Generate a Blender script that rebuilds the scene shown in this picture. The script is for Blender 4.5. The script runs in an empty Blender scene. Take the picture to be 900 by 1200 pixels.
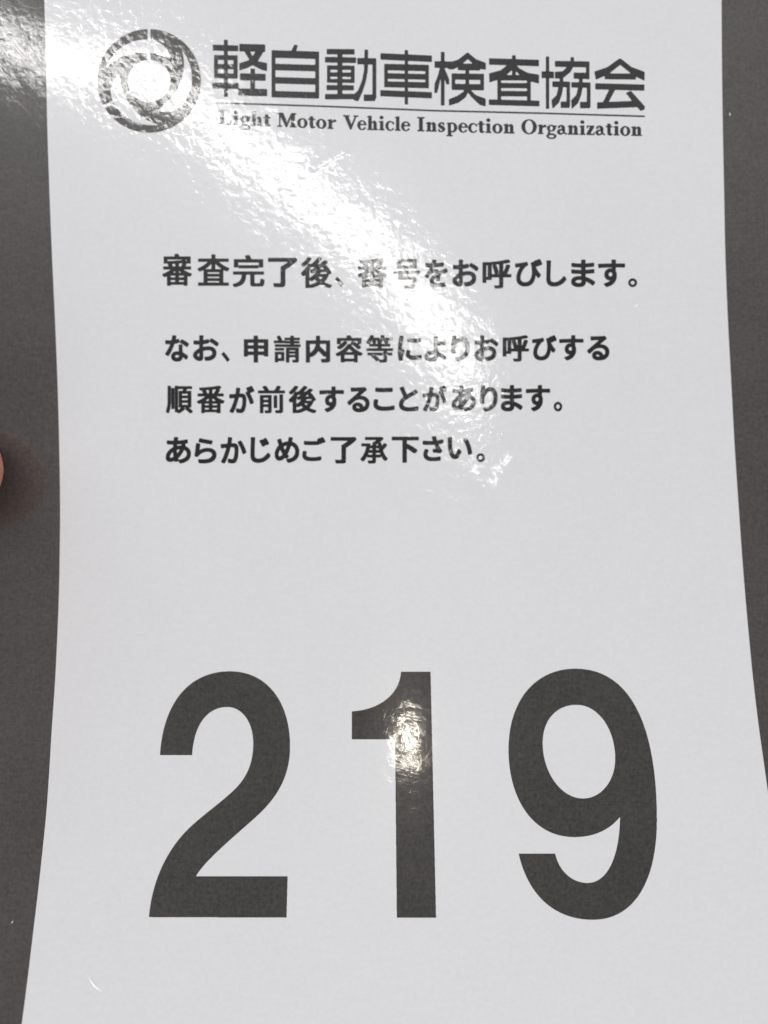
import bpy, bmesh, math, random
import numpy as np
from mathutils import Vector
from mathutils.geometry import delaunay_2d_cdt

random.seed(7)
S = bpy.context.scene
COL = S.collection

# ------------------------------------------------------------------ camera, world, lamps, exposure
D0 = 0.1387                      # camera height above the flat upper half of the card (m)
F = 1000.0                       # focal length in pixels of a 900 px wide frame
cam_d = bpy.data.cameras.new("camera")
cam_d.sensor_fit = 'HORIZONTAL'
cam_d.sensor_width = 36.0
cam_d.lens = F / 900.0 * 36.0
cam_d.clip_start = 0.005
cam_d.clip_end = 100.0
cam_d.dof.use_dof = True
cam_d.dof.focus_distance = 0.1318
cam_d.dof.aperture_fstop = 9.0
cam = bpy.data.objects.new("camera", cam_d)
COL.objects.link(cam)
cam.location = (0, 0, D0)
S.camera = cam

world = bpy.data.worlds.new("World")
S.world = world
world.use_nodes = True
bg = world.node_tree.nodes["Background"]
# soft room light, a little brighter and cooler from the left and from above the heading
_wn = world.node_tree.nodes
_wl = world.node_tree.links
_tc = _wn.new('ShaderNodeTexCoord')
_dot = _wn.new('ShaderNodeVectorMath')
_dot.operation = 'DOT_PRODUCT'
_dot.inputs[1].default_value = (-0.8, 0.0, 0.0)
_wl.new(_tc.outputs['Generated'], _dot.inputs[0])
_rp = _wn.new('ShaderNodeValToRGB')
_rp.color_ramp.elements[0].color = (0.30, 0.297, 0.295, 1)
_rp.color_ramp.elements[1].color = (0.74, 0.75, 0.765, 1)
_ma = _wn.new('ShaderNodeMath')
_ma.operation = 'MULTIPLY_ADD'
_ma.inputs[1].default_value = 0.6
_ma.inputs[2].default_value = 0.5
_wl.new(_dot.outputs['Value'], _ma.inputs[0])
_wl.new(_ma.outputs[0], _rp.inputs[0])
# the person with the phone stands over the card and hides part of the bright ceiling
_sx = _wn.new('ShaderNodeSeparateXYZ')
_wl.new(_tc.outputs['Generated'], _sx.inputs[0])
_ad = _wn.new('ShaderNodeMath')
_ad.operation = 'ADD'
_ad.inputs[1].default_value = 0.12
_wl.new(_sx.outputs['Y'], _ad.inputs[0])
_ab = _wn.new('ShaderNodeMath')
_ab.operation = 'ABSOLUTE'
_wl.new(_ad.outputs[0], _ab.inputs[0])
_mr = _wn.new('ShaderNodeMapRange')
_mr.interpolation_type = 'SMOOTHSTEP'
_mr.inputs['From Min'].default_value = 0.20
_mr.inputs['From Max'].default_value = 0.50
_mr.inputs['To Min'].default_value = 0.42
_mr.inputs['To Max'].default_value = 1.30
_wl.new(_ab.outputs[0], _mr.inputs['Value'])
_sc = _wn.new('ShaderNodeVectorMath')
_sc.operation = 'SCALE'
_wl.new(_rp.outputs[0], _sc.inputs[0])
_wl.new(_mr.outputs[0], _sc.inputs['Scale'])
_wl.new(_sc.outputs[0], bg.inputs['Color'])
bg.inputs["Strength"].default_value = 1.38

S.view_settings.view_transform = 'Standard'
S.view_settings.look = 'None'
S.view_settings.exposure = 0.0
S.view_settings.gamma = 1.0


def area_light(name, loc, target, size, size_y, radiance, colour, rot_dir=None, shape='RECTANGLE'):
    ld = bpy.data.lights.new(name, 'AREA')
    ld.shape = shape
    ld.size = size
    ld.size_y = size_y
    a = size * size_y * (math.pi / 4 if shape in ('DISK', 'ELLIPSE') else 1.0)
    ld.energy = radiance * a * math.pi        # flat emitter: flux = pi * area * radiance
    ld.color = colour
    o = bpy.data.objects.new(name, ld)
    COL.objects.link(o)
    o.location = loc
    z = -(Vector(target) - Vector(loc)).normalized()
    x = Vector(rot_dir) if rot_dir else Vector((1, 0, 0))
    x = (x - z * x.dot(z)).normalized()
    y = z.cross(x)
    m = o.matrix_world.copy()
    for i in range(3):
        m[i][0], m[i][1], m[i][2], m[i][3] = x[i], y[i], z[i], loc[i]
    o.matrix_world = m
    return o


TUBE_Z = 1.5
ta = Vector((-0.56 * TUBE_Z, 0.75 * TUBE_Z, TUBE_Z))
tb = Vector((0.142 * TUBE_Z, 0.161 * TUBE_Z, TUBE_Z))
tdir = (tb - ta)
tube = area_light("ceiling_tube_lamp", (ta + tb) / 2, (0, 0, 0), tdir.length, 0.034, 32.0, (1.0, 0.985, 0.96), tdir.normalized())

# ------------------------------------------------------------------ the shape of the bent card
EDGE_Y = np.array([-250, -100, 0, 75, 150, 225, 300, 375, 450, 525, 600, 650, 700, 750, 800, 850, 900, 950, 1000, 1050, 1100, 1150, 1200, 1300, 1450.])
EDGE_L = np.array([46.5, 49.5, 52, 54, 55.5, 58, 61, 64.5, 67.5, 69.5, 70.5, 70, 69, 67, 64.5, 61, 58, 54.5, 49.5, 44, 38, 32, 25.5, 12, -9.])
EDGE_R = np.array([843.5, 844.5, 845.5, 846, 847, 848.5, 850, 853, 857, 861, 866, 869.5, 873.5, 878, 883, 889, 896, 903, 910, 917.5, 925, 933, 941, 957, 980.])


def smooth_interp(y, ys, vs):
    """Cubic Hermite (Catmull) interpolation, numpy."""
    y = np.asarray(y, float)
    m = np.gradient(vs, ys)
    i = np.clip(np.searchsorted(ys, y) - 1, 0, len(ys) - 2)
    h = ys[i + 1] - ys[i]
    t = (y - ys[i]) / h
    t2, t3 = t * t, t * t * t
    return (2 * t3 - 3 * t2 + 1) * vs[i] + (t3 - 2 * t2 + t) * h * m[i] + (-2 * t3 + 3 * t2) * vs[i + 1] + (t3 - t2) * h * m[i + 1]


_w = EDGE_R - EDGE_L
_d = D0 * 793.5 / _w
_Y = (600 - EDGE_Y) / F * _d
_k = (EDGE_Y > -150) & (EDGE_Y < 1350)
BASE = np.polyfit(_Y[_k] / 0.1, 0.72 * (D0 - _d)[_k], 5)
dBASE = np.polyder(BASE)
Y_TOP, Y_BOT = _Y[_k].max(), _Y[_k].min()


def h_surf(X, Y):
    Yc = np.clip(Y, Y_BOT, Y_TOP)
    b = np.polyval(BASE, Yc / 0.1) + np.polyval(dBASE, Yc / 0.1) / 0.1 * (Y - Yc)
    # the upper left corner curls up a little
    q = np.maximum(0.0, -0.036 - X)
    s = np.clip((Y - 0.000) / 0.07, 0, 1)
    s = s * s * (3 - 2 * s)
    # a faint buckle under the first line of the notice
    dx, dy = X + 0.0014, Y - 0.0458
    k = 0.0135 * dx * np.exp(-(dx * dx + dy * dy) / 0.025 ** 2)
    return b + 0.5 * 3.1 * q * q * s + k


def pix(x, y):
    """A print position on the card (given where the photo shows it) -> the point on the bent sheet."""
    x = np.asarray(x, float)
    y = np.asarray(y, float)
    a = (x - 450) / F
    b = (600 - y) / F
    d = np.full(np.broadcast(a, b).shape, D0)
    for _ in range(25):
        d = D0 - h_surf(a * d, b * d)
    X, Y = a * d, b * d
    return np.stack([X, Y, h_surf(X, Y)], -1)


def normals(P):
    e = 2e-4
    gx = (h_surf(P[..., 0] + e, P[..., 1]) - h_surf(P[..., 0] - e, P[..., 1])) / (2 * e)
    gy = (h_surf(P[..., 0], P[..., 1] + e) - h_surf(P[..., 0], P[..., 1] - e)) / (2 * e)
    n = np.stack([-gx, -gy, np.ones_like(gx)], -1)
    return n / np.linalg.norm(n, axis=-1, keepdims=True)


# the phone's lamp beside the lens, glinting on the digit 1
_p = pix(478, 869)
_n = normals(_p)
_v = _p - np.array([0, 0, D0])
_v /= np.linalg.norm(_v)
_r = _v - 2 * np.dot(_v, _n) * _n
_t = (D0 - _p[2]) / _r[2]
flash_pos = _p + _r * _t
print("flash at", flash_pos, "normal", _n)
flash = area_light("phone_lamp", tuple(flash_pos), tuple(_p), 0.0030, 0.0030, 260.0, (1.0, 0.91, 0.77), None, 'DISK')

# ------------------------------------------------------------------ materials


def new_mat(name):
    m = bpy.data.materials.new(name)
    m.use_nodes = True
    nt = m.node_tree
    return m, nt, nt.nodes["Principled BSDF"]


class NB:
    """Small helper around a node tree."""

    def __init__(self, nt):
        self.nt = nt

    def n(self, t, **kw):
        nd = self.nt.nodes.new(t)
        for k, v in kw.items():
            setattr(nd, k, v)
        return nd

    def l(self, a, b):
        self.nt.links.new(a, b)

    def math(self, op, a, b=None, clamp=False):
        nd = self.n('ShaderNodeMath', operation=op)
        nd.use_clamp = clamp
        for i, v in enumerate((a, b)):
            if v is None:
                continue
            if isinstance(v, (int, float)):
                nd.inputs[i].default_value = v
            else:
                self.l(v, nd.inputs[i])
        return nd.outputs[0]

    def vmath(self, op, a, b=None):
        nd = self.n('ShaderNodeVectorMath', operation=op)
        for i, v in enumerate((a, b)):
            if v is None:
                continue
            if isinstance(v, (tuple, list)):
                nd.inputs[i].default_value = v
            else:
                self.l(v, nd.inputs[i])
        return nd

    def noise(self, vec, scale, detail=2.0, rough=0.5, dist=0.0):
        nd = self.n('ShaderNodeTexNoise')
        nd.inputs['Scale'].default_value = scale
        nd.inputs['Detail'].default_value = detail
        nd.inputs['Roughness'].default_value = rough
        nd.inputs['Distortion'].default_value = dist
        self.l(vec, nd.inputs['Vector'])
        return nd.outputs['Fac']

    def mapping(self, vec, rot=(0, 0, 0), scale=(1, 1, 1)):
        nd = self.n('ShaderNodeMapping')
        nd.inputs['Rotation'].default_value = rot
        nd.inputs['Scale'].default_value = scale
        self.l(vec, nd.inputs['Vector'])
        return nd.outputs[0]

    def ramp(self, fac, stops):
        nd = self.n('ShaderNodeValToRGB')
        e = nd.color_ramp.elements
        e[0].position, e[0].color = stops[0]
        e[1].position, e[1].color = stops[-1]
        for p, c in stops[1:-1]:
            x = e.new(p)
            x.color = c
        self.l(fac, nd.inputs[0])
        return nd.outputs[0]

    def seg(self, vec, a, b, w, amp):
        """Height of a soft ridge along the segment a-b (object space)."""
        a, b = Vector(a), Vector(b)
        ab = b - a
        ap = self.vmath('SUBTRACT', vec, tuple(a)).outputs[0]
        dt = self.vmath('DOT_PRODUCT', ap, tuple(ab)).outputs['Value']
        t = self.math('DIVIDE', dt, ab.length_squared, clamp=True)
        sc = self.n('ShaderNodeVectorMath', operation='SCALE')
        sc.inputs[0].default_value = tuple(ab)
        self.l(t, sc.inputs['Scale'])
        dv = self.vmath('SUBTRACT', ap, sc.outputs[0]).outputs[0]
        d = self.vmath('LENGTH', dv).outputs['Value']
        q = self.math('DIVIDE', d, w)
        q = self.math('MULTIPLY', q, q)
        g = self.math('DIVIDE', amp, self.math('ADD', self.math('MULTIPLY', q, q), 1.0))
        return g


def P3(x, y):
    return tuple(float(c) for c in pix(x, y))


CREASES = [  # x0, y0, x1, y1, width (m), height (m)
    (368, 196, 404, 176, 0.0006, 0.00006),
    (404, 176, 390, 196, 0.0005, 0.00005),
    (600, 538, 590, 556, 0.0007, 0.00007),
    (590, 556, 579, 578, 0.0009, 0.00009),
    (562, 560, 600, 590, 0.0016, 0.00007),
    (205, 92, 214, 80, 0.0004, 0.00005),
]

lam = bpy.data.node_groups.new("laminate_relief", 'ShaderNodeTree')
lam.interface.new_socket("Normal", in_out='OUTPUT', socket_type='NodeSocketVector')
lam.interface.new_socket("Roughness", in_out='OUTPUT', socket_type='NodeSocketFloat')
nb = NB(lam)
go = nb.n('NodeGroupOutput')
tc = nb.n('ShaderNodeTexCoord')
vec = tc.outputs['Object']
peel = nb.noise(vec, 900.0, 1.0, 0.4, 0.3)           # orange peel of the film
wave = nb.noise(vec, 190.0, 2.0, 0.5)                 # broader waviness
fine = nb.noise(vec, 2600.0, 1.0, 0.5)
# the film is rougher over the upper half, smoother over the numbers
sy = nb.n('ShaderNodeSeparateXYZ')
nb.l(vec, sy.inputs[0])
up_mask = nb.n('ShaderNodeMapRange', interpolation_type='SMOOTHSTEP')
up_mask.inputs['From Min'].default_value = -0.028
up_mask.inputs['From Max'].default_value = 0.012
up_mask.inputs['To Min'].default_value = 0.22
up_mask.inputs['To Max'].default_value = 1.0
nb.l(sy.outputs['Y'], up_mask.inputs['Value'])
left_mask = nb.n('ShaderNodeMapRange', interpolation_type='SMOOTHSTEP')
left_mask.inputs['From Min'].default_value = -0.056
left_mask.inputs['From Max'].default_value = -0.046
left_mask.inputs['To Min'].default_value = 0.45
left_mask.inputs['To Max'].default_value = 1.0
nb.l(sy.outputs['X'], left_mask.inputs['Value'])
H = nb.math('MULTIPLY', nb.math('MULTIPLY', peel, 0.000023), nb.math('MULTIPLY', up_mask.outputs[0], left_mask.outputs[0]))
H = nb.math('ADD', H, nb.math('MULTIPLY', wave, 0.00004))
H = nb.math('ADD', H, nb.math('MULTIPLY', fine, 0.0000012))
# hair scratches: stretched noise in several directions
for ang, sc_, am in ((0.2, 1700, 7.5e-7), (0.85, 2100, 7.5e-7), (1.45, 1500, 7.5e-7), (2.0, 1900, 7.5e-7), (2.65, 2300, 7.5e-7)):
    mp = nb.mapping(nb.mapping(vec, (0, 0, ang)), (0, 0, 0), (0.10, 1.0, 1.0))
    nz = nb.noise(mp, sc_, 0.0)
    ln = nb.math('SUBTRACT', 1.0, nb.math('MULTIPLY', nb.math('ABSOLUTE', nb.math('SUBTRACT', nz, 0.36)), 16.0), clamp=True)
    H = nb.math('ADD', H, nb.math('MULTIPLY', ln, am))
for x0, y0, x1, y1, w_, am in CREASES:
    H = nb.math('ADD', H, nb.seg(vec, P3(x0, y0), P3(x1, y1), w_, am))
bump = nb.n('ShaderNodeBump')
bump.inputs['Strength'].default_value = 1.0
bump.inputs['Distance'].default_value = 1.0
nb.l(H, bump.inputs['Height'])
nb.l(bump.outputs[0], go.inputs['Normal'])
rn = nb.noise(vec, 900.0, 2.0)
rg = nb.math('ADD', nb.math('MULTIPLY', rn, 0.05), 0.045)
nb.l(rg, go.inputs['Roughness'])


def laminate(name, dark, light, grain, spec_rough=0.21, spec=0.12):
    """Print under a clear glossy film: mottled base colour, one coat."""
    m, nt, bsdf = new_mat(name)
    b = NB(nt)
    tc = b.n('ShaderNodeTexCoord')
    v = tc.outputs['Object']
    f1 = b.noise(v, grain, 3.0, 0.65)
    mpx = b.mapping(v, (0, 0, 0.02), (1.0, 0.12, 1.0))
    f2 = b.noise(mpx, grain * 1.6, 1.0)
    mpy = b.mapping(v, (0, 0, 0.02), (0.12, 1.0, 1.0))
    f3 = b.noise(mpy, grain * 1.6, 1.0)
    f4 = b.noise(v, 70.0, 3.0)
    s = b.math('ADD', b.math('MULTIPLY', f1, 0.55), b.math('MULTIPLY', f2, 0.13))
    s = b.math('ADD', s, b.math('MULTIPLY', f3, 0.13))
    s = b.math('ADD', s, b.math('MULTIPLY', f4, 0.19))
    c = b.ramp(s, [(0.36, (*dark, 1)), (0.66, (*light, 1))])
    b.l(c, bsdf.inputs['Base Color'])
    bsdf.inputs['Roughness'].default_value = spec_rough
    bsdf.inputs['Specular IOR Level'].default_value = spec
    g = b.n('ShaderNodeGroup')
    g.node_tree = lam
    b.l(g.outputs['Normal'], bsdf.inputs['Coat Normal'])
    b.l(g.outputs['Roughness'], bsdf.inputs['Coat Roughness'])
    bsdf.inputs['Coat Weight'].default_value = 1.0
    bsdf.inputs['Coat IOR'].default_value = 1.5
    return m


M_paper = laminate("white_paper_under_film", (0.815, 0.812, 0.828), (0.865, 0.862, 0.878), 1500.0)
M_border = laminate("charcoal_toner_under_film", (0.058, 0.052, 0.050), (0.108, 0.097, 0.093), 1900.0)
M_digit = laminate("dark_grey_toner_under_film", (0.036, 0.0335, 0.032), (0.082, 0.0755, 0.072), 1900.0)
M_ink = laminate("black_toner_under_film", (0.005, 0.005, 0.0055), (0.015, 0.0145, 0.015), 2300.0, 0.21, 0.08)
M_title = laminate("halftone_black_toner_under_film", (0.004, 0.004, 0.004), (0.034, 0.032, 0.034), 2600.0, 0.21, 0.08)

M_clear, _nt, _b = new_mat("clear_film_edge")
_b.inputs['Base Color'].default_value = (0.95, 0.96, 0.97, 1)
_b.inputs['Transmission Weight'].default_value = 1.0
_b.inputs['Roughness'].default_value = 0.08
_b.inputs['IOR'].default_value = 1.3
_bb = NB(_nt)
_n1 = _bb.noise(_bb.n('ShaderNodeTexCoord').outputs['Object'], 500.0)
_bu = _bb.n('ShaderNodeBump')
_bu.inputs['Distance'].default_value = 0.00004
_bb.l(_n1, _bu.inputs['Height'])
_bb.l(_bu.outputs[0], _b.inputs['Normal'])

M_speck, _nt, _b = new_mat("white_scuff")
_bb = NB(_nt)
_c = _bb.ramp(_bb.noise(_bb.n('ShaderNodeTexCoord').outputs['Object'], 3000.0), [(0.3, (0.75, 0.75, 0.76, 1)), (0.7, (0.95, 0.95, 0.96, 1))])
_bb.l(_c, _b.inputs['Base Color'])
_b.inputs['Roughness'].default_value = 0.5

M_skin, _nt, _b = new_mat("skin")
_bb = NB(_nt)
_v = _bb.n('ShaderNodeTexCoord').outputs['Object']
_c = _bb.ramp(_bb.noise(_v, 90.0, 4.0, 0.6), [(0.3, (0.84, 0.32, 0.225, 1)), (0.7, (0.90, 0.42, 0.31, 1))])
_bb.l(_c, _b.inputs['Base Color'])
_b.inputs['Roughness'].default_value = 0.45
_b.inputs['Subsurface Weight'].default_value = 0.25
_b.inputs['Subsurface Radius'].default_value = (0.9, 0.3, 0.15)
_b.inputs['Subsurface Scale'].default_value = 0.004
_bu = _bb.n('ShaderNodeBump')
_bu.inputs['Distance'].default_value = 0.0003
_bu.inputs['Strength'].default_value = 0.5
_bb.l(_bb.noise(_v, 1400.0, 3.0), _bu.inputs['Height'])
_bb.l(_bu.outputs[0], _b.inputs['Normal'])

M_nail, _nt, _b = new_mat("fingernail")
_bb = NB(_nt)
_c = _bb.ramp(_bb.noise(_bb.n('ShaderNodeTexCoord').outputs['Object'], 300.0), [(0.3, (0.72, 0.38, 0.31, 1)), (0.7, (0.80, 0.48, 0.40, 1))])
_bb.l(_c, _b.inputs['Base Color'])
_b.inputs['Roughness'].default_value = 0.25

# ------------------------------------------------------------------ meshes on the card
card = bpy.data.objects.new("laminated_card", None)
COL.objects.link(card)
card.empty_display_size = 0.05
card["label"] = "laminated white number card with dark grey border, black Japanese notice and large 219"
card["category"] = "number card"


def link(name, me, mat, parent):
    o = bpy.data.objects.new(name, me)
    COL.objects.link(o)
    me.materials.append(mat)
    o.parent = parent
    return o


def sheet_mesh(name, P, N, faces, mat, parent, lift):
    V = P + N * lift
    me = bpy.data.meshes.new(name)
    me.from_pydata([tuple(v) for v in V], [], [tuple(f) for f in faces])
    me.polygons.foreach_set("use_smooth", [True] * len(me.polygons))
    me.update()
    me.normals_split_custom_set_from_vertices([tuple(n) for n in N])
    return link(name, me, mat, parent)


PANEL_W = 0.110
MARGIN = 0.019 / PANEL_W


def card_xy(u, y):
    """u runs 0..1 across the white panel."""
    L = smooth_interp(y, EDGE_Y, EDGE_L)
    R = smooth_interp(y, EDGE_Y, EDGE_R)
    return L + (R - L) * u


def grid(u0, u1, y0, y1, nu, ny):
    us = np.linspace(u0, u1, nu)
    ys = np.linspace(y0, y1, ny)
    U, Yy = np.meshgrid(us, ys)
    P = pix(card_xy(U, Yy), Yy).reshape(-1, 3)
    fs = []
    for j in range(ny - 1):
        for i in range(nu - 1):
            a = j * nu + i
            fs.append((a, a + nu, a + nu + 1, a + 1))
    return P, normals(P), fs


PY0, PY1 = -40.0, 1228.0          # white panel
CY0, CY1 = -178.0, 1385.0         # whole printed sheet
P, N, fs = grid(-MARGIN, 1 + MARGIN, CY0, CY1, 140, 190)
# the dark sheet has a real thickness: top, back and rim
T = 0.00035
nv = len(P)
nu_, ny_ = 140, 190
rim = [i for i in range(nu_)] + [j * nu_ + nu_ - 1 for j in range(1, ny_)] + [(ny_ - 1) * nu_ + i for i in range(nu_ - 2, -1, -1)] + [j * nu_ for j in range(ny_ - 2, 0, -1)]
me = bpy.data.meshes.new("border_sheet")
V = [tuple(p) for p in P] + [tuple(p) for p in (P - N * T)]
F2 = [tuple(f) for f in fs] + [tuple(v + nv for v in reversed(f)) for f in fs]
for a, b_ in zip(rim, rim[1:] + rim[:1]):
    F2.append((a, b_, b_ + nv, a + nv))
me.from_pydata(V, [], F2)
me.polygons.foreach_set("use_smooth", [True] * len(me.polygons))
me.update()
me.normals_split_custom_set_from_vertices([tuple(n) for n in N] + [tuple(-n) for n in N])
sheet = link("border_sheet", me, M_border, card)
sheet["label"] = "charcoal grey printed border of the card"

P, N, fs = grid(0, 1, PY0, PY1, 130, 190)
panel = sheet_mesh("white_panel", P, N, fs, M_paper, card, 0.000012)

# clear film rim round the sheet
bm = bmesh.new()
E = 0.004 / PANEL_W
for (u0, u1, y0, y1, nu, ny) in ((-MARGIN - E, -MARGIN, CY0 - 28, CY1 + 28, 3, 120), (1 + MARGIN, 1 + MARGIN + E, CY0 - 28, CY1 + 28, 3, 120),
                                 (-MARGIN, 1 + MARGIN, CY0 - 28, CY0, 90, 3), (-MARGIN, 1 + MARGIN, CY1, CY1 + 28, 90, 3)):
    P, N, fs = grid(u0, u1, y0, y1, nu, ny)
    top = [bm.verts.new(p) for p in P]
    bot = [bm.verts.new(p) for p in (P - N * T)]
    for f in fs:
        bm.faces.new([top[i] for i in f])
        bm.faces.new([bot[i] for i in reversed(f)])
me = bpy.data.meshes.new("film_edge")
bm.to_mesh(me)
bm.free()
link("film_edge", me, M_clear, card)

# ------------------------------------------------------------------ printing: outlines -> ink shapes lying on the bent sheet


def raster(polys, x0, y0, w, h, ss):
    """Even-odd fill of closed polygons (photo pixels) on a grid of ss samples per pixel."""
    W, Hh = int(w * ss), int(h * ss)
    acc = np.zeros((Hh, W), bool)
    xs = x0 + (np.arange(W) + 0.5) / ss
    for poly in polys:
        p = np.asarray(poly, float)
        q = np.roll(p, -1, 0)
        for (ax, ay), (bx, by) in zip(p, q):
            if ay == by:
                continue
            lo, hi = min(ay, by), max(ay, by)
            r0 = max(0, int(math.ceil((lo - y0) * ss - 0.5)))
            r1 = min(Hh, int(math.ceil((hi - y0) * ss - 0.5)))
            for r in range(r0, r1):
                yy = y0 + (r + 0.5) / ss
                xx = ax + (yy - ay) / (by - ay) * (bx - ax)
                acc[r, :] ^= xs > xx
    return acc


def raster_union(polys, x0, y0, w, h, ss, holes=()):
    W, Hh = int(w * ss), int(h * ss)
    out = np.zeros((Hh, W), bool)

    def one(poly):
        p = np.asarray(poly, float)
        return raster([poly], x0, y0, w, h, ss)
    for p in polys:
        out |= one(p)
    for p in holes:
        out &= ~one(p)
    return out


def blur(a, s):
    if s <= 0:
        return a.astype(float)
    r = int(math.ceil(3 * s))
    k = np.exp(-0.5 * (np.arange(-r, r + 1) / s) ** 2)
    k /= k.sum()
    a = np.pad(a.astype(float), r)
    a = sum(k[i] * a[i:a.shape[0] - 2 * r + i, :] for i in range(2 * r + 1))
    a = sum(k[i] * a[:, i:a.shape[1] - 2 * r + i] for i in range(2 * r + 1))
    return a


def dilate(a, r):
    R = int(math.ceil(r))
    out = a.copy()
    ap = np.pad(a, R)
    for dy in range(-R, R + 1):
        for dx in range(-R, R + 1):
            if 0 < dx * dx + dy * dy <= r * r + 0.3:
                out |= ap[R + dy:R + dy + a.shape[0], R + dx:R + dx + a.shape[1]]
    return out


def dilate_box(a, rx, ry):
    b = a.copy()
    for d in range(1, rx + 1):
        b[:, d:] |= a[:, :-d]
        b[:, :-d] |= a[:, d:]
    c = b.copy()
    for d in range(1, ry + 1):
        c[d:] |= b[:-d]
        c[:-d] |= b[d:]
    return c


def contours(f, lv=0.5):
    """Marching squares; returns closed loops in sample coordinates (x, y)."""
    f = np.pad(f, 1)
    b = f > lv
    code = b[:-1, :-1] * 1 + b[:-1, 1:] * 2 + b[1:, 1:] * 4 + b[1:, :-1] * 8
    ys, xs = np.nonzero((code > 0) & (code < 15))
    nxt = {}

    def pt(e):
        k, i, j = e
        if k == 0:      # horizontal edge (j,i)-(j,i+1)
            a, c = f[j, i], f[j, i + 1]
            return (i + (lv - a) / (c - a), j)
        a, c = f[j, i], f[j + 1, i]
        return (i, j + (lv - a) / (c - a))
    TAB = {1: [(3, 0)], 2: [(0, 1)], 3: [(3, 1)], 4: [(1, 2)], 5: [(3, 0), (1, 2)], 6: [(0, 2)], 7: [(3, 2)], 8: [(2, 3)],
           9: [(2, 0)], 10: [(0, 1), (2, 3)], 11: [(2, 1)], 12: [(1, 3)], 13: [(1, 0)], 14: [(0, 3)]}
    for j, i in zip(ys.tolist(), xs.tolist()):
        ed = ((0, i, j), (1, i + 1, j), (0, i, j + 1), (1, i, j))
        for a, c in TAB[int(code[j, i])]:
            nxt[ed[a]] = ed[c]
    loops = []
    while nxt:
        s, e = nxt.popitem()
        lp = [s]
        while e != s and e in nxt:
            lp.append(e)
            e = nxt.pop(e)
        if len(lp) > 5:
            loops.append(np.array([pt(q) for q in lp]) - 1.0)
    return loops


def simplify(p, tol):
    n = len(p)
    far = int(np.argmax(((p - p[0]) ** 2).sum(1)))
    keep = np.zeros(n + 1, bool)
    q = np.vstack([p, p[:1]])
    keep[[0, far, n]] = True
    st = [(0, far), (far, n)]
    while st:
        a, c = st.pop()
        if c - a < 2:
            continue
        d = q[c] - q[a]
        L = math.hypot(*d) or 1e-9
        r = q[a + 1:c] - q[a]
        dist = np.abs(r[:, 0] * d[1] - r[:, 1] * d[0]) / L
        k = int(np.argmax(dist))
        if dist[k] > tol:
            k += a + 1
            keep[k] = True
            st += [(a, k), (k, c)]
    return q[:-1][keep[:-1]]


class Ink:
    """Collects print shapes and links them as one mesh lying on the card."""

    def __init__(self):
        self.v, self.f = [], []
        self.n = 0

    def field(self, f, x0, y0, ss, tol=0.05, step=13.0):
        loops = contours(f)
        pts, edges = [], []
        for lp in loops:
            lp = simplify(lp, tol * ss)
            if len(lp) < 3:
                continue
            k = len(pts)
            pts += [Vector((float(x), float(y))) for x, y in lp]
            edges += [(k + i, k + (i + 1) % len(lp)) for i in range(len(lp))]
        if not pts:
            return
        st = step * ss
        Hh, W = f.shape
        for gy in np.arange(st / 2, Hh, st):
            for gx in np.arange(st / 2, W, st):
                if f[int(gy), int(gx)] > 0.95:
                    pts.append(Vector((float(gx), float(gy))))
        vs, es, fsx, *_ = delaunay_2d_cdt(pts, edges, [], 0, 1e-4)
        vv = np.array([(v.x, v.y) for v in vs])
        good = []
        for t in fsx:
            c = vv[list(t)].mean(0)
            i, j = int(round(c[0])), int(round(c[1]))
            if 0 <= i < W and 0 <= j < Hh:
                x, y = min(max(c[0], 0), W - 1.001), min(max(c[1], 0), Hh - 1.001)
                xi, yi = int(x), int(y)
                fx, fy = x - xi, y - yi
                val = (f[yi, xi] * (1 - fx) + f[yi, xi + 1] * fx) * (1 - fy) + (f[yi + 1, xi] * (1 - fx) + f[yi + 1, xi + 1] * fx) * fy
                if val > 0.5:
                    good.append([q + self.n for q in t])
        px = np.stack([x0 + (vv[:, 0] + 0.5) / ss, y0 + (vv[:, 1] + 0.5) / ss], -1)
        self.v.append(px)
        self.f += good
        self.n += len(px)

    def build(self, name, mat, parent=card, lift=0.000024):
        px = np.vstack(self.v)
        P = pix(px[:, 0], px[:, 1])
        N = normals(P)
        # all faces towards the camera
        out = []
        for f in self.f:
            a, b_, c = (P[i] for i in f[:3])
            z = (b_[0] - a[0]) * (c[1] - a[1]) - (b_[1] - a[1]) * (c[0] - a[0])
            if abs(z) < 1e-16:
                continue
            out.append(f if z > 0 else f[::-1])
        used = sorted({i for f in out for i in f})
        mp = {o: k for k, o in enumerate(used)}
        return sheet_mesh(name, P[used], N[used], [[mp[i] for i in f] for f in out], mat, parent, lift)


def bez(path, n=22):
    """path: start point, then either a point (line) or (c1, c2, p) (cubic)."""
    pts = [np.array(path[0], float)]
    for s in path[1:]:
        if isinstance(s[0], (int, float)):
            pts.append(np.array(s, float))
        else:
            p0, c1, c2, p3 = pts[-1], *(np.array(q, float) for q in s)
            for i in range(1, n + 1):
                t = i / n
                pts.append((1 - t) ** 3 * p0 + 3 * t * (1 - t) ** 2 * c1 + 3 * t * t * (1 - t) * c2 + t ** 3 * p3)
    return np.array(pts)


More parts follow.
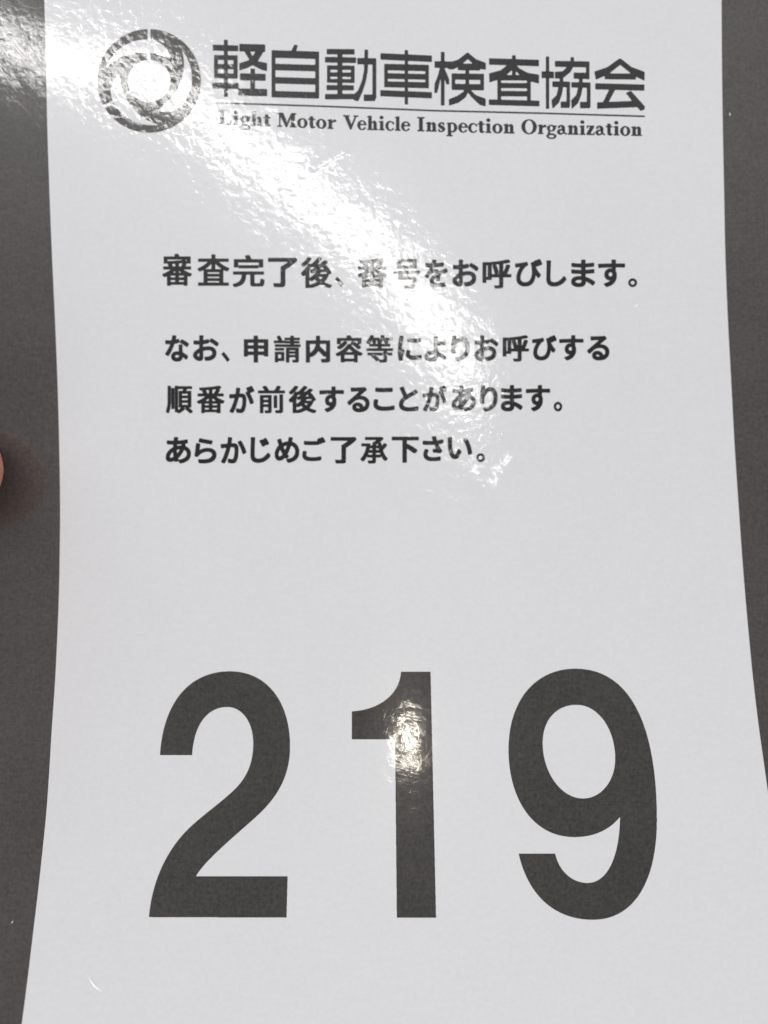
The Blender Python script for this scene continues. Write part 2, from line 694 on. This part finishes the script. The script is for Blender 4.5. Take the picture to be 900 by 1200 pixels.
# ---- the number
Z = 3.87
two = bez([(87, 425), ((100, 200), (210, 45), (405, 45)), ((570, 45), (677, 180), (677, 385)), ((677, 520), (620, 620), (515, 712)),
           ((400, 815), (290, 905), (250, 975)), (666, 975), (661, 1162), (37, 1160), ((50, 1000), (115, 860), (215, 760)),
           ((290, 690), (350, 650), (405, 600)), ((475, 540), (510, 470), (510, 372)), ((510, 270), (455, 207), (393, 207)),
           ((300, 207), (240, 290), (233, 425))]) / Z + (165, 775)
one = bez([(290, 47), (424, 47), (449, 1163), (271, 1163), (263, 353), (67, 354), (67, 227), ((190, 220), (283, 152), (290, 47))]) / Z + (395, 775)
nine = bez([(88, 872), (254, 872), ((270, 950), (330, 1005), (400, 1005)), ((490, 1005), (545, 890), (548, 705)),
            ((500, 765), (430, 797), (340, 797)), ((150, 797), (42, 620), (42, 400)), ((42, 170), (170, 33), (345, 33)),
            ((585, 33), (715, 270), (715, 720)), ((715, 1000), (610, 1172), (425, 1172)), ((250, 1172), (130, 1060), (88, 872))]) / Z + (585, 775)
nine_hole = bez([(197, 370), ((197, 260), (265, 197), (350, 197)), ((450, 197), (526, 310), (526, 440)), ((526, 545), (460, 622), (380, 622)),
                 ((285, 622), (197, 510), (197, 370))]) / Z + (585, 775)
for polys in ([two], [one], [nine, nine_hole]):
    allp = np.vstack(polys)
    x0, y0 = allp.min(0) - 3
    w, h = allp.max(0) - allp.min(0) + 6
    f = blur(raster(polys, x0, y0, w, h, 4), 1.2)
    ink = Ink()
    ink.field(f, x0, y0, 4, 0.04, 11.0)
    ink.build("numeral", M_digit)

# ---- the notice: one line of lettering each, every character set to its own box
LINES = [
    [(180, 290, "審", 30, 135 + 0, 22, 135), (180, 290, "査", 154, 267, 24, 135), (180, 290, "完", 278, 390, 26, 140), (180, 290, "了", 402, 505, 36, 140),
     (180, 290, "後", 518, 627, 34, 143), (180, 290, "、", 638, 668, 103, 140), (180, 290, "番", 715, 823, 38, 141), (460, 290, "号", 3, 97, 40, 145),
     (460, 290, "を", 112, 195, 42, 140), (460, 290, "お", 210, 303, 42, 138), (460, 290, "呼", 316, 418, 42, 145), (460, 290, "び", 430, 527, 40, 138),
     (460, 290, "し", 540, 612, 45, 138), (460, 290, "ま", 627, 713, 42, 140), (460, 290, "す", 722, 818, 42, 140), (460, 290, "。", 828, 860, 108, 140)],
    [(180, 380, "な", 40, 125, 38, 132), (180, 380, "お", 138, 230, 38, 130), (180, 380, "、", 238, 268, 97, 133), (180, 380, "申", 317, 403, 40, 135),
     (180, 380, "請", 422, 517, 40, 135), (180, 380, "内", 535, 621, 40, 135), (180, 380, "容", 640, 735, 38, 135), (180, 380, "等", 747, 842, 38, 135),
     (460, 380, "に", 18, 103, 40, 130), (460, 380, "よ", 112, 190, 42, 132), (460, 380, "り", 205, 272, 38, 132), (460, 380, "お", 287, 373, 38, 130),
     (460, 380, "呼", 387, 480, 38, 132), (460, 380, "び", 490, 578, 38, 128), (460, 380, "す", 585, 672, 38, 128), (460, 380, "る", 683, 763, 40, 128)],
    [(180, 440, "順", 43, 138, 36, 133), (180, 440, "番", 152, 250, 36, 133), (180, 440, "が", 265, 355, 36, 133), (180, 440, "前", 367, 462, 36, 133),
     (180, 440, "後", 475, 572, 36, 133), (180, 440, "す", 582, 670, 38, 130), (180, 440, "る", 680, 760, 40, 130), (180, 440, "こ", 772, 848, 42, 125),
     (460, 440, "と", 22, 92, 38, 127), (460, 440, "が", 105, 193, 35, 127), (460, 440, "あ", 207, 293, 35, 127), (460, 440, "り", 307, 370, 35, 128),
     (460, 440, "ま", 380, 458, 33, 127), (460, 440, "す", 468, 555, 33, 127), (460, 440, "。", 566, 597, 92, 127)],
    [(180, 500, "あ", 42, 132, 36, 130), (180, 500, "ら", 143, 222, 40, 130), (180, 500, "か", 235, 327, 36, 130), (180, 500, "じ", 340, 412, 36, 128),
     (180, 500, "め", 425, 513, 36, 128), (180, 500, "ご", 522, 605, 36, 122), (180, 500, "了", 622, 713, 36, 130), (180, 500, "承", 727, 823, 36, 130),
     (460, 500, "下", -3, 92, 35, 127), (460, 500, "さ", 105, 180, 32, 122), (460, 500, "い", 193, 280, 36, 115), (460, 500, "。", 294, 325, 93, 125)],
]
_glyph = {}


def glyph(ch):
    """Outline loops of a character from Blender's built-in lettering."""
    if ch in _glyph:
        return _glyph[ch]
    cu = bpy.data.curves.new("lettering", 'FONT')
    cu.body = ch
    cu.size = 1.0
    cu.resolution_u = 8
    cu.fill_mode = 'NONE'
    o = bpy.data.objects.new("lettering", cu)
    COL.objects.link(o)
    dg = bpy.context.evaluated_depsgraph_get()
    dg.update()
    me = o.evaluated_get(dg).to_mesh()
    co = [tuple(v.co[:2]) for v in me.vertices]
    adj = {}
    for e in me.edges:
        a, b_ = e.vertices
        adj.setdefault(a, []).append(b_)
        adj.setdefault(b_, []).append(a)
    loops, seen = [], set()
    for s in adj:
        if s in seen:
            continue
        lp, prev, cur = [s], None, s
        seen.add(s)
        while True:
            nx = [k for k in adj[cur] if k != prev and k not in seen]
            if not nx:
                break
            prev, cur = cur, nx[0]
            seen.add(cur)
            lp.append(cur)
        loops.append(np.array([co[i] for i in lp]))
    o.evaluated_get(dg).to_mesh_clear()
    bpy.data.objects.remove(o)
    bpy.data.curves.remove(cu)
    _glyph[ch] = loops
    return loops


SS = 6
for line in LINES:
    ink = Ink()
    for ox, oy, ch, xa, xb, ya, yb in line:
        bx0, bx1, by0, by1 = ox + xa / 3, ox + xb / 3, oy + ya / 3, oy + yb / 3
        lp = glyph(ch)
        al = np.vstack(lp)
        mn, mx = al.min(0), al.max(0)
        kanji = ch not in "、。をおびしますなによりるがことあらかじめごさい"
        gx, gy = (1.25, 0.95) if kanji else (1.3, 1.3)
        if ch in "審査請順等承前号番":
            gx, gy = 1.05, 0.6
        if ch in "後呼容完":
            gx, gy = 1.1, 0.75
        if ch in "、。":
            gx, gy = 0.8, 0.8
        tgt0, tgt1 = np.array([bx0 + gx, by0 + gy]), np.array([bx1 - gx, by1 - gy])
        polys = []
        for q in lp:
            t = (q - mn) / (mx - mn)
            t[:, 1] = 1 - t[:, 1]
            polys.append(tgt0 + t * (tgt1 - tgt0))
        x0, y0 = bx0 - 3, by0 - 3
        a = raster(polys, x0, y0, bx1 - bx0 + 6, by1 - by0 + 6, SS)
        f = blur(dilate_box(a, int(round(gx * SS)), int(round(gy * SS))), 1.4) if kanji else blur(dilate(a, gx * SS), 1.5)
        ink.field(f, x0, y0, SS, 0.05, 12.0)
    ink.build("notice_line", M_ink)

# ---- the heading: eight heavy characters drawn stroke by stroke (zoomed coordinates, 6.43 per photo pixel)
KZ = 900 / 140.0


def rect(x0, y0, x1, y1, dy=0.0):
    return [(x0, y0), (x1, y0 + dy), (x1, y1 + dy), (x0, y1)]


HEAD = []
# 軽
A = [rect(62, 82, 250, 122, 6), rect(147, 45, 171, 472), rect(72, 160, 245, 192, 3), rect(72, 228, 245, 260, 3), rect(72, 298, 245, 330, 3),
     rect(72, 160, 97, 332), rect(219, 162, 245, 333), rect(58, 368, 252, 408, 3),
     rect(262, 76, 452, 128, 4), [(405, 100), (450, 110), (436, 140), (392, 212), (352, 214), (345, 196)], [(295, 120), (330, 120), (372, 190), (350, 214)],
     [(262, 222), (362, 190), (368, 226), (320, 254), (262, 272)], [(352, 194), (392, 206), (467, 220), (467, 276), (430, 268), (352, 228)],
     rect(346, 262, 376, 450), rect(268, 298, 457, 346, 4), rect(254, 412, 468, 462, 4)]
HEAD.append((240, 40, A))
# 自
A = [rect(505, 124, 858, 176, 10), rect(528, 226, 842, 270, 9), rect(528, 326, 842, 370, 9), rect(505, 430, 858, 474, 10),
     rect(505, 124, 530, 474), rect(834, 134, 859, 484), [(676, 82), (698, 86), (684, 136), (650, 136)]]
HEAD.append((240, 40, A))
# 動
A = [rect(85, 82, 290, 118, 2), rect(72, 142, 302, 180, 4), rect(166, 100, 198, 446), rect(88, 206, 288, 234, 2), rect(88, 258, 288, 286, 2), rect(88, 308, 288, 332, 2),
     rect(88, 206, 108, 332), rect(268, 208, 290, 334), rect(84, 354, 286, 388, 2), rect(72, 422, 292, 458, -2),
     rect(315, 150, 452, 194, 2), rect(430, 152, 454, 452), rect(364, 426, 446, 470),
     [(370, 88), (392, 88), (390, 240), (376, 322), (350, 402), (318, 472), (288, 464), (284, 430), (322, 392), (352, 316), (366, 240)]]
HEAD.append((370, 45, A))
# 車
A = [rect(490, 114, 873, 158, 18), rect(672, 90, 693, 496), rect(518, 194, 850, 238, 8), rect(518, 264, 850, 302, 8), rect(518, 326, 850, 366, 8),
     rect(518, 194, 540, 366), rect(828, 202, 850, 374), rect(488, 392, 873, 434, 16)]
HEAD.append((370, 45, A))
# 検
A = [rect(109, 72, 132, 472), rect(62, 142, 188, 188, 2), [(104, 186), (114, 220), (104, 262), (78, 376), (60, 378), (62, 312), (84, 256)],
     [(130, 192), (150, 236), (166, 274), (168, 312), (150, 312), (134, 256)],
     [(308, 76), (312, 120), (250, 172), (200, 200), (165, 198), (165, 154), (240, 130)], [(308, 76), (336, 98), (372, 128), (443, 154), (443, 202), (400, 196), (350, 158), (308, 118)],
     rect(236, 160, 400, 206, 2), rect(294, 200, 318, 378), rect(190, 234, 430, 276, 4), rect(190, 312, 430, 354, 4), rect(190, 234, 212, 354), rect(406, 236, 430, 358),
     [(290, 352), (320, 354), (290, 412), (240, 450), (170, 472), (170, 428), (230, 404), (276, 374)], [(298, 354), (326, 356), (370, 398), (442, 424), (442, 478), (400, 466), (342, 412)]]
HEAD.append((500, 50, A))
# 査
A = [rect(472, 120, 843, 164, 12), rect(646, 98, 668, 250), [(622, 160), (656, 160), (656, 192), (590, 250), (540, 276), (475, 297), (472, 234), (560, 210)],
     [(658, 160), (700, 198), (760, 230), (845, 244), (843, 306), (790, 292), (700, 240), (658, 196)],
     rect(535, 246, 780, 282, 2), rect(535, 306, 780, 340, 2), rect(535, 366, 780, 402, 2), rect(535, 256, 558, 440), rect(758, 258, 782, 442), rect(470, 430, 847, 468, 10)]
HEAD.append((500, 50, A))
# 協
A = [rect(96, 74, 117, 466), rect(64, 186, 153, 232, 3), rect(165, 108, 420, 148, 4), rect(398, 112, 421, 242), rect(306, 196, 420, 238, 2), rect(283, 80, 303, 116),
     [(268, 140), (302, 144), (274, 192), (218, 236), (165, 236), (165, 190), (222, 186)],
     rect(145, 262, 272, 300, 2), rect(252, 264, 274, 448), rect(208, 414, 270, 458), [(194, 294), (222, 296), (214, 352), (190, 420), (146, 462), (139, 402), (176, 368)], rect(200, 228, 222, 268),
     rect(288, 268, 428, 304, 2), rect(405, 270, 428, 452), rect(354, 416, 424, 460), [(340, 300), (369, 302), (358, 362), (335, 422), (291, 464), (287, 402), (325, 366)], rect(346, 232, 369, 274)]
HEAD.append((625, 55, A))
# 会
A = [[(648, 90), (660, 128), (560, 206), (472, 244), (462, 188), (560, 154)], [(644, 94), (660, 92), (740, 155), (836, 190), (836, 252), (758, 216), (646, 126)],
     rect(540, 202, 770, 242, 2), rect(468, 276, 834, 318, 10), [(578, 312), (618, 314), (562, 420), (524, 424)], rect(482, 420, 790, 464, -12),
     [(700, 348), (734, 334), (838, 450), (836, 470), (808, 480), (760, 424)]]
HEAD.append((625, 55, A))
ink = Ink()
hx0, hy0, hw, hh = 244.0, 40.0, 516.0, 96.0
full = np.zeros((int(hh * 5), int(hw * 5)), bool)
for ox, oy, polys in HEAD:
    full |= raster_union([np.array(p, float) / KZ + (ox, oy) for p in polys], hx0, hy0, hw, hh, 5)
ink.field(blur(dilate(full, 2.3), 2.0), hx0, hy0, 5, 0.05, 12.0)
ink.build("heading", M_title)

# thin rule under the heading
rule_top = [(254, 119.6), (378, 123.6), (510, 128.8), (640, 131.9), (755.5, 135.4)]
poly = rule_top + [(x, y + 2.0) for x, y in rule_top[::-1]]
ink = Ink()
ink.field(blur(raster([poly], 250, 114, 512, 28, 5), 1.2), 250, 114, 5, 0.04, 12.0)
ink.build("rule_line", M_title)

# ---- the English line: bold roman letters (units: cap height 1, y up)
SW, TH = 0.20, 0.085


def R_(x0, y0, x1, y1):
    return [(x0, y0), (x1, y0), (x1, y1), (x0, y1)]


def EL(cx, cy, rx, ry, n=40):
    return [(cx + rx * math.cos(2 * math.pi * i / n), cy + ry * math.sin(2 * math.pi * i / n)) for i in range(n)]


def arch(x, xr, top):
    """n / h arch from the stem at x to a right stem ending at xr."""
    return [(x + SW - 0.02, top - 0.16), (x + SW + 0.08, top - 0.03), (xr - 0.13, top + 0.015), (xr - 0.02, top - 0.08), (xr, top - 0.2), (xr, top - 0.3),
            (xr - SW, top - 0.3), (xr - SW, top - 0.2), (xr - SW - 0.03, top - 0.12), (x + SW + 0.06, top - 0.13), (x + SW - 0.02, top - 0.24)]


def lower_stem(x, top):
    return [R_(x, 0, x + SW, top), [(x - 0.08, top - 0.10), (x - 0.08, top - 0.05), (x + SW, top + 0.02), (x + SW, top - 0.1)], R_(x - 0.07, 0, x + SW + 0.07, TH)]


XH = 0.66
GL = {
    'L': ([R_(.1, 0, .32, 1), R_(.0, 1 - TH, .42, 1), R_(.0, 0, .72, TH), [(.62, 0), (.74, 0), (.78, .32), (.72, .32)]], [], .82),
    'i': (lower_stem(.1, XH) + [EL(.19, .9, .125, .125)], [], .42),
    'g': ([EL(.29, .43, .27, .235), EL(.30, -.13, .31, .20), [(.1, .25), (.2, .2), (.22, .02), (.08, .02)], R_(.42, .52, .62, .62)], [EL(.29, .43, .10, .17), EL(.30, -.14, .17, .10)], .63),
    'h': (lower_stem(.1, 1.0) + [arch(.1, .62, XH), R_(.42, 0, .62, .45), R_(.36, 0, .69, TH)], [], .73),
    'n': (lower_stem(.1, XH) + [arch(.1, .62, XH), R_(.42, 0, .62, .45), R_(.36, 0, .69, TH)], [], .73),
    't': ([R_(.1, .12, .3, .82), R_(.0, XH - TH, .42, XH), [(.1, .2), (.14, .03), (.24, -.02), (.34, 0), (.44, .08), (.41, .12), (.33, .1), (.3, .2)]], [], .46),
    'M': ([R_(.1, 0, .19, 1), R_(.0, 0, .3, TH), R_(.0, 1 - TH, .26, 1), [(.08, 1), (.34, 1), (.62, .28), (.54, 0), (.5, 0)], [(.5, 0), (.58, 0), (.94, 1), (.84, 1), (.5, .2)],
           R_(.82, 0, 1.04, 1), R_(.74, 0, 1.13, TH), R_(.84, 1 - TH, 1.13, 1)], [], 1.17),
    'o': ([EL(.32, .325, .31, .35)], [EL(.32, .325, .12, .27)], .66),
    'r': (lower_stem(.1, XH) + [[(.28, .40), (.32, .56), (.42, .67), (.5, .66), (.5, .56), (.4, .52), (.32, .40)], EL(.46, .57, .095, .095)], [], .56),
    'V': ([[(.06, 1), (.30, 1), (.54, .30), (.50, 0), (.44, 0)], [(.44, 0), (.52, 0), (.86, 1), (.76, 1), (.46, .16)], R_(.0, 1 - TH, .4, 1), R_(.66, 1 - TH, .96, 1)], [], .88),
    'e': ([EL(.30, .325, .29, .35), ], [EL(.32, .325, .13, .275), [(.32, .34), (.64, .34), (.64, .14), (.32, .22)]], .6),
    'c': ([EL(.30, .325, .29, .35), EL(.46, .52, .095, .095)], [EL(.34, .325, .15, .27), [(.34, .44), (.7, .44), (.7, .14), (.34, .2)]], .58),
    'l': (lower_stem(.1, 1.0), [], .40),
    'I': ([R_(.11, 0, .33, 1), R_(.0, 0, .44, TH), R_(.0, 1 - TH, .44, 1)], [], .50),
    's': ([[(.40, .64), (.40, .46), (.36, .46), (.30, .56), (.22, .59), (.17, .53), (.22, .46), (.36, .38), (.45, .28), (.46, .16), (.38, .03), (.24, -.025), (.05, .01), (.04, .22), (.09, .22), (.15, .1),
            (.24, .05), (.29, .1), (.27, .18), (.12, .27), (.03, .38), (.03, .52), (.12, .65), (.26, .685)]], [], .52),
    'p': ([R_(.1, -.3, .3, XH), [(.02, XH - .1), (.02, XH - .05), (.3, XH + .02), (.3, XH - .1)], R_(.02, -.3, .38, -.3 + TH), EL(.38, .325, .29, .35)], [EL(.36, .325, .12, .265)], .72),
    'O': ([EL(.47, .5, .47, .53)], [EL(.47, .5, .24, .46)], .98),
    'a': ([R_(.3, .06, .5, .5), [(.5, .14), (.5, .02), (.56, -.01), (.64, .06), (.62, .1), (.56, .1)], EL(.22, .18, .21, .2), [(.06, .5), (.1, .62), (.26, .685), (.42, .64), (.5, .5), (.3, .45), (.27, .58), (.2, .58), (.2, .46), (.06, .44)]],
          [EL(.27, .19, .085, .1)], .64),
    'z': ([R_(.04, XH - TH, .5, XH), R_(.02, 0, .5, TH), [(.26, XH - TH), (.5, XH - TH), (.26, TH), (.02, TH)], R_(.04, XH - .2, .09, XH), R_(.46, 0, .52, .2)], [], .56),
}
WORDS = [("Light", 256, 316.5), ("Motor", 325, 393), ("Vehicle", 402, 480), ("Inspection", 489, 602.5), ("Organization", 611, 752)]


def base_y(x):
    return np.interp(x, [256, 402, 480, 602, 752], [145.8, 151.6, 153.6, 156.6, 159.4])


ink = Ink()
ex0, ey0, ew, eh = 250.0, 120.0, 508.0, 50.0
full = np.zeros((int(eh * 6), int(ew * 6)), bool)
for word, wx0, wx1 in WORDS:
    tot = sum(GL[c][2] for c in word) - 0.06
    k = (wx1 - wx0) / tot
    adv = 0.0
    for c in word:
        add, sub, ad = GL[c]

        def tr(p):
            p = np.array(p, float)
            X = wx0 + (p[:, 0] + adv) * k
            return np.stack([X, base_y(X) - p[:, 1] * 16.6], -1)
        gx0 = wx0 + adv * k - 3
        gl = raster_union([tr(p) for p in add], ex0, ey0, ew, eh, 6, [tr(p) for p in sub])
        if c == 'e':
            gl |= raster_union([tr(R_(.1, .33, .55, .33 + TH))], ex0, ey0, ew, eh, 6)
        if c == 'p':
            gl |= raster_union([tr(R_(.1, -.3, .28, XH))], ex0, ey0, ew, eh, 6)
        full |= gl
        adv += ad
ink.field(blur(dilate(full, 1.3), 1.5), ex0, ey0, 6, 0.05, 12.0)
ink.build("english_line", M_title)

# ---- the round emblem (zoomed coordinates, 5.625 per photo pixel)
EZ, ECX, ECY, ER = 5.625, 420.0, 421.0, 340.0


def pol(r, a):
    return ((ECX + r * math.cos(math.radians(a))) / EZ + 100, (ECY - r * math.sin(math.radians(a))) / EZ + 20)


def arc_interp(table, n=40):
    a = np.array([t[0] for t in table], float)
    r = np.array([t[1] for t in table], float)
    aa = np.linspace(a[0], a[-1], n)
    return [(ang, float(v)) for ang, v in zip(aa, smooth_interp(aa, a, r))]


outer_e = arc_interp([(165, 203), (181, 240), (197, 266), (218, 277), (240, 284), (262, 291), (284, 299)])
inner_e = arc_interp([(165, 201), (178, 186), (192, 181), (223, 190), (246, 216), (265, 252), (284, 296)])
holes = []
for r3 in (0, 120, 240):
    holes.append([pol(r, a + r3) for a, r in outer_e] + [pol(r, a + r3) for a, r in inner_e[::-1]])
    a = 90 + r3
    for ra, rb, hw_ in ((270, 360, 11), (120, 215, 11)):
        c, s_ = math.cos(math.radians(a)), math.sin(math.radians(a))
        q = []
        for rr, sg in ((ra, -1), (rb, -1), (rb, 1), (ra, 1)):
            q.append(((ECX + rr * c - sg * hw_ * s_) / EZ + 100, (ECY - rr * s_ - sg * hw_ * c) / EZ + 20))
        holes.append(q)
holes.append([pol(142, a) for a in range(0, 360, 6)])
disc = [pol(ER, a) for a in range(0, 360, 3)]
f = blur(dilate(raster_union([disc], 110, 28, 130, 134, 6, holes), 2.0), 2.0)
ink = Ink()
ink.field(f, 110, 28, 6, 0.05, 12.0)
ink.build("emblem", M_digit)

# ---- scuffs in the film: a small curved nick and a few white specks


def scuff(pts, wid, mat, glint=False, lift=0.00004):
    pts = np.array(pts, float)
    t = np.gradient(pts, axis=0)
    t /= np.linalg.norm(t, axis=1, keepdims=True)
    nrm = np.stack([-t[:, 1], t[:, 0]], -1)
    k = np.sin(np.linspace(0.15, math.pi - 0.15, len(pts)))[:, None] * wid / 2
    q = np.vstack([pts + nrm * k, (pts - nrm * k)])
    n = len(pts)
    P = pix(q[:, 0], q[:, 1])
    N = normals(P)
    if glint:       # a lip of lifted film, tilted so that it catches the ceiling lamp
        mid = pix(*pts.mean(0))
        v = np.array([0, 0, D0]) - mid
        l = np.array(tube.matrix_world.translation) - mid
        hv = v / np.linalg.norm(v) + l / np.linalg.norm(l)
        hv /= np.linalg.norm(hv)
        tilt = -((P - mid) @ hv) / hv[2]
        base = P[:, 2] - mid[2]
        flat = tilt + (P - mid)[:, 2] * 0
        P = P.copy()
        P[:, 2] = mid[2] + (-(P[:, 0] - mid[0]) * hv[0] - (P[:, 1] - mid[1]) * hv[1]) / hv[2]
        P[:, 2] += max(0.0, float((mid[2] + base - P[:, 2]).max()))
        N = np.tile(hv, (len(P), 1))
    sheet_mesh("scuff", P, N, [(i, i + 1, n + i + 1, n + i) for i in range(n - 1)], mat, card, lift)


M_glint, _nt, _b = new_mat("lifted_film_lip")
_bb = NB(_nt)
_c = _bb.ramp(_bb.noise(_bb.n('ShaderNodeTexCoord').outputs['Object'], 3000.0), [(0.3, (0.80, 0.80, 0.81, 1)), (0.7, (0.88, 0.88, 0.89, 1))])
_bb.l(_c, _b.inputs['Base Color'])
_b.inputs['Roughness'].default_value = 0.3
_b.inputs['Coat Weight'].default_value = 1.0
_b.inputs['Coat Roughness'].default_value = 0.16
scuff([(104, 1145), (106, 1148.3), (108.5, 1151.6), (111, 1154.4), (114, 1156.9), (117.5, 1159), (121, 1160.5)], 1.7, M_glint, True)
scuff([(855, 132), (855.3, 134), (855, 136)], 1.8, M_speck)
scuff([(13.2, 1082.2), (14.5, 1080.5), (15.4, 1079)], 1.4, M_speck)
scuff([(743.5, 361), (745.5, 359), (747.5, 356.5)], 1.3, M_glint, True)

# ------------------------------------------------------------------ the hand that holds the card
hand_e = bpy.data.objects.new("person", None)
COL.objects.link(hand_e)
hand_e.location = (-0.145, -0.08, -0.02)
hand_e["label"] = "person's bare hand pinching the card's left margin, only the thumb tip in view"
hand_e["category"] = "person"
bm = bmesh.new()


def capsule(bm, a, b, ra, rb, flat=1.0, n=16):
    """Tapered rounded limb segment."""
    a, b = Vector(a), Vector(b)
    ax = (b - a).normalized()
    up = Vector((0, 0, 1))
    if abs(ax.z) > 0.9:
        up = Vector((0, 1, 0))
    s = ax.cross(up).normalized()
    u = s.cross(ax)
    rings = []
    L = (b - a).length
    prof = []
    for i in range(6):
        t = math.pi / 2 * (1 - i / 5.0)
        prof.append((-ra * math.sin(t), ra * math.cos(t)))
    for i in range(6):
        t = math.pi / 2 * (i / 5.0)
        prof.append((L + rb * math.sin(t), rb * math.cos(t)))
    for d, r in prof:
        r = max(r, 1e-5)
        rings.append([bm.verts.new(a + ax * d + s * (r * math.cos(2 * math.pi * k / n)) + u * (r * flat * math.sin(2 * math.pi * k / n))) for k in range(n)])
    for q, w in zip(rings, rings[1:]):
        for k in range(n):
            bm.faces.new((q[k], q[(k + 1) % n], w[(k + 1) % n], w[k]))
    bm.faces.new(rings[0][::-1])
    bm.faces.new(rings[-1])


mm = 0.001


def chain(pts, rads, flat=1.0):
    for i in range(len(pts) - 1):
        capsule(bm, [c * mm for c in pts[i]], [c * mm for c in pts[i + 1]], rads[i] * mm, rads[i + 1] * mm, flat)


# thumb on top of the card
TH_TIP = (-67.0, 6.6, 7.7)
chain([(-132, -62, -6), (-122, -38, 11), (-107, -13, 19), (-86, 1.5, 16), TH_TIP], [20, 16, 11.5, 9.8, 8.2])
# fingers behind it
FING = [
    [(-130, 12, -32), (-95, 20, -27), (-68, 21, -17), (-46, 20, -9.5)],
    [(-130, -10, -35), (-90, -1, -30), (-60, 0, -18), (-36, -1, -9.0)],
    [(-130, -32, -35), (-92, -25, -29), (-64, -23, -16), (-42, -22, -6.5)],
    [(-130, -53, -33), (-98, -48, -26), (-76, -46, -14), (-58, -45, -3.5)],
]
for fg, r in zip(FING, ((10.5, 9.4, 8.4, 7.2), (10.8, 9.6, 8.5, 7.3), (10.2, 9.0, 8.0, 6.9), (9.0, 7.9, 7.0, 6.0))):
    chain(fg, r)
# palm and forearm
for a, r in zip([(-130, 12, -32), (-130, -10, -35), (-130, -32, -35), (-130, -53, -33)], (12, 12.5, 12, 11)):
    capsule(bm, [c * mm for c in (-172, -72, -34)], [c * mm for c in a], 0.018, r * mm)
capsule(bm, [c * mm for c in (-128, -40, -10)], [c * mm for c in (-165, -74, -28)], 0.018, 0.020)
capsule(bm, [c * mm for c in (-168, -76, -33)], [c * mm for c in (-215, -150, -45)], 0.024, 0.029)
capsule(bm, [c * mm for c in (-215, -150, -45)], [c * mm for c in (-270, -235, -60)], 0.029, 0.038)
bmesh.ops.recalc_face_normals(bm, faces=bm.faces)
me = bpy.data.meshes.new("hand_raw")
bm.to_mesh(me)
bm.free()
raw = bpy.data.objects.new("hand_raw", me)
COL.objects.link(raw)
md = raw.modifiers.new("remesh", 'REMESH')
md.mode = 'VOXEL'
md.voxel_size = 0.0013
md = raw.modifiers.new("smooth", 'SMOOTH')
md.factor = 0.5
md.iterations = 14
dg = bpy.context.evaluated_depsgraph_get()
dg.update()
me2 = bpy.data.meshes.new_from_object(raw.evaluated_get(dg))
me2.name = "hand"
bpy.data.objects.remove(raw)
me2.polygons.foreach_set("use_smooth", [True] * len(me2.polygons))
hand = link("hand", me2, M_skin, hand_e)
off = -hand_e.location
me2.transform(__import__("mathutils").Matrix.Translation(off))


def nail(tip, back, up, wid, length):
    tip, back, up = Vector(tip) * mm, Vector(back) * mm, Vector(up)
    ax = (tip - back).normalized()
    up = (up - ax * up.dot(ax)).normalized()
    s = ax.cross(up)
    bm = bmesh.new()
    g = {}
    n = 9
    for i in range(n):
        for j in range(n):
            x, y = -1 + 2 * i / (n - 1), -1 + 2 * j / (n - 1)
            # rounded square outline, curved across
            k = 1.0 / max(1.0, (abs(x) ** 4 + abs(y) ** 4) ** 0.25)
            x, y = x * k, y * k
            p = tip + ax * (x * length * mm / 2) + s * (y * wid * mm / 2) + up * (0.0006 - 0.0026 * y * y - 0.0006 * x * x)
            g[i, j] = (bm.verts.new(p + off), bm.verts.new(p + off - up * 0.0012))
    for i in range(n - 1):
        for j in range(n - 1):
            c = [(i, j), (i + 1, j), (i + 1, j + 1), (i, j + 1)]
            bm.faces.new([g[q][0] for q in c])
            bm.faces.new([g[q][1] for q in c[::-1]])
    ed = [(i, 0) for i in range(n)] + [(n - 1, j) for j in range(1, n)] + [(i, n - 1) for i in range(n - 2, -1, -1)] + [(0, j) for j in range(n - 2, 0, -1)]
    for a, b_ in zip(ed, ed[1:] + ed[:1]):
        bm.faces.new([g[a][0], g[a][1], g[b_][1], g[b_][0]])
    bmesh.ops.recalc_face_normals(bm, faces=bm.faces)
    me = bpy.data.meshes.new("fingernail")
    bm.to_mesh(me)
    bm.free()
    me.polygons.foreach_set("use_smooth", [True] * len(me.polygons))
    link("fingernail", me, M_nail, hand_e)


nail((-65.6, 6.6, 14.6), (-85, 1.5, 24.0), (0, 0, 1), 12, 13)
for fg, r in zip(FING, (7.2, 7.3, 6.9, 6.0)):
    t, b_ = Vector(fg[3]), Vector(fg[2])
    ax = (t - b_).normalized()
    up = Vector((0, 0, -1))
    up = (up - ax * up.dot(ax)).normalized()
    nail(t + up * (r - 0.6), b_ + up * (r - 0.6), up, r * 1.4, r * 1.6)
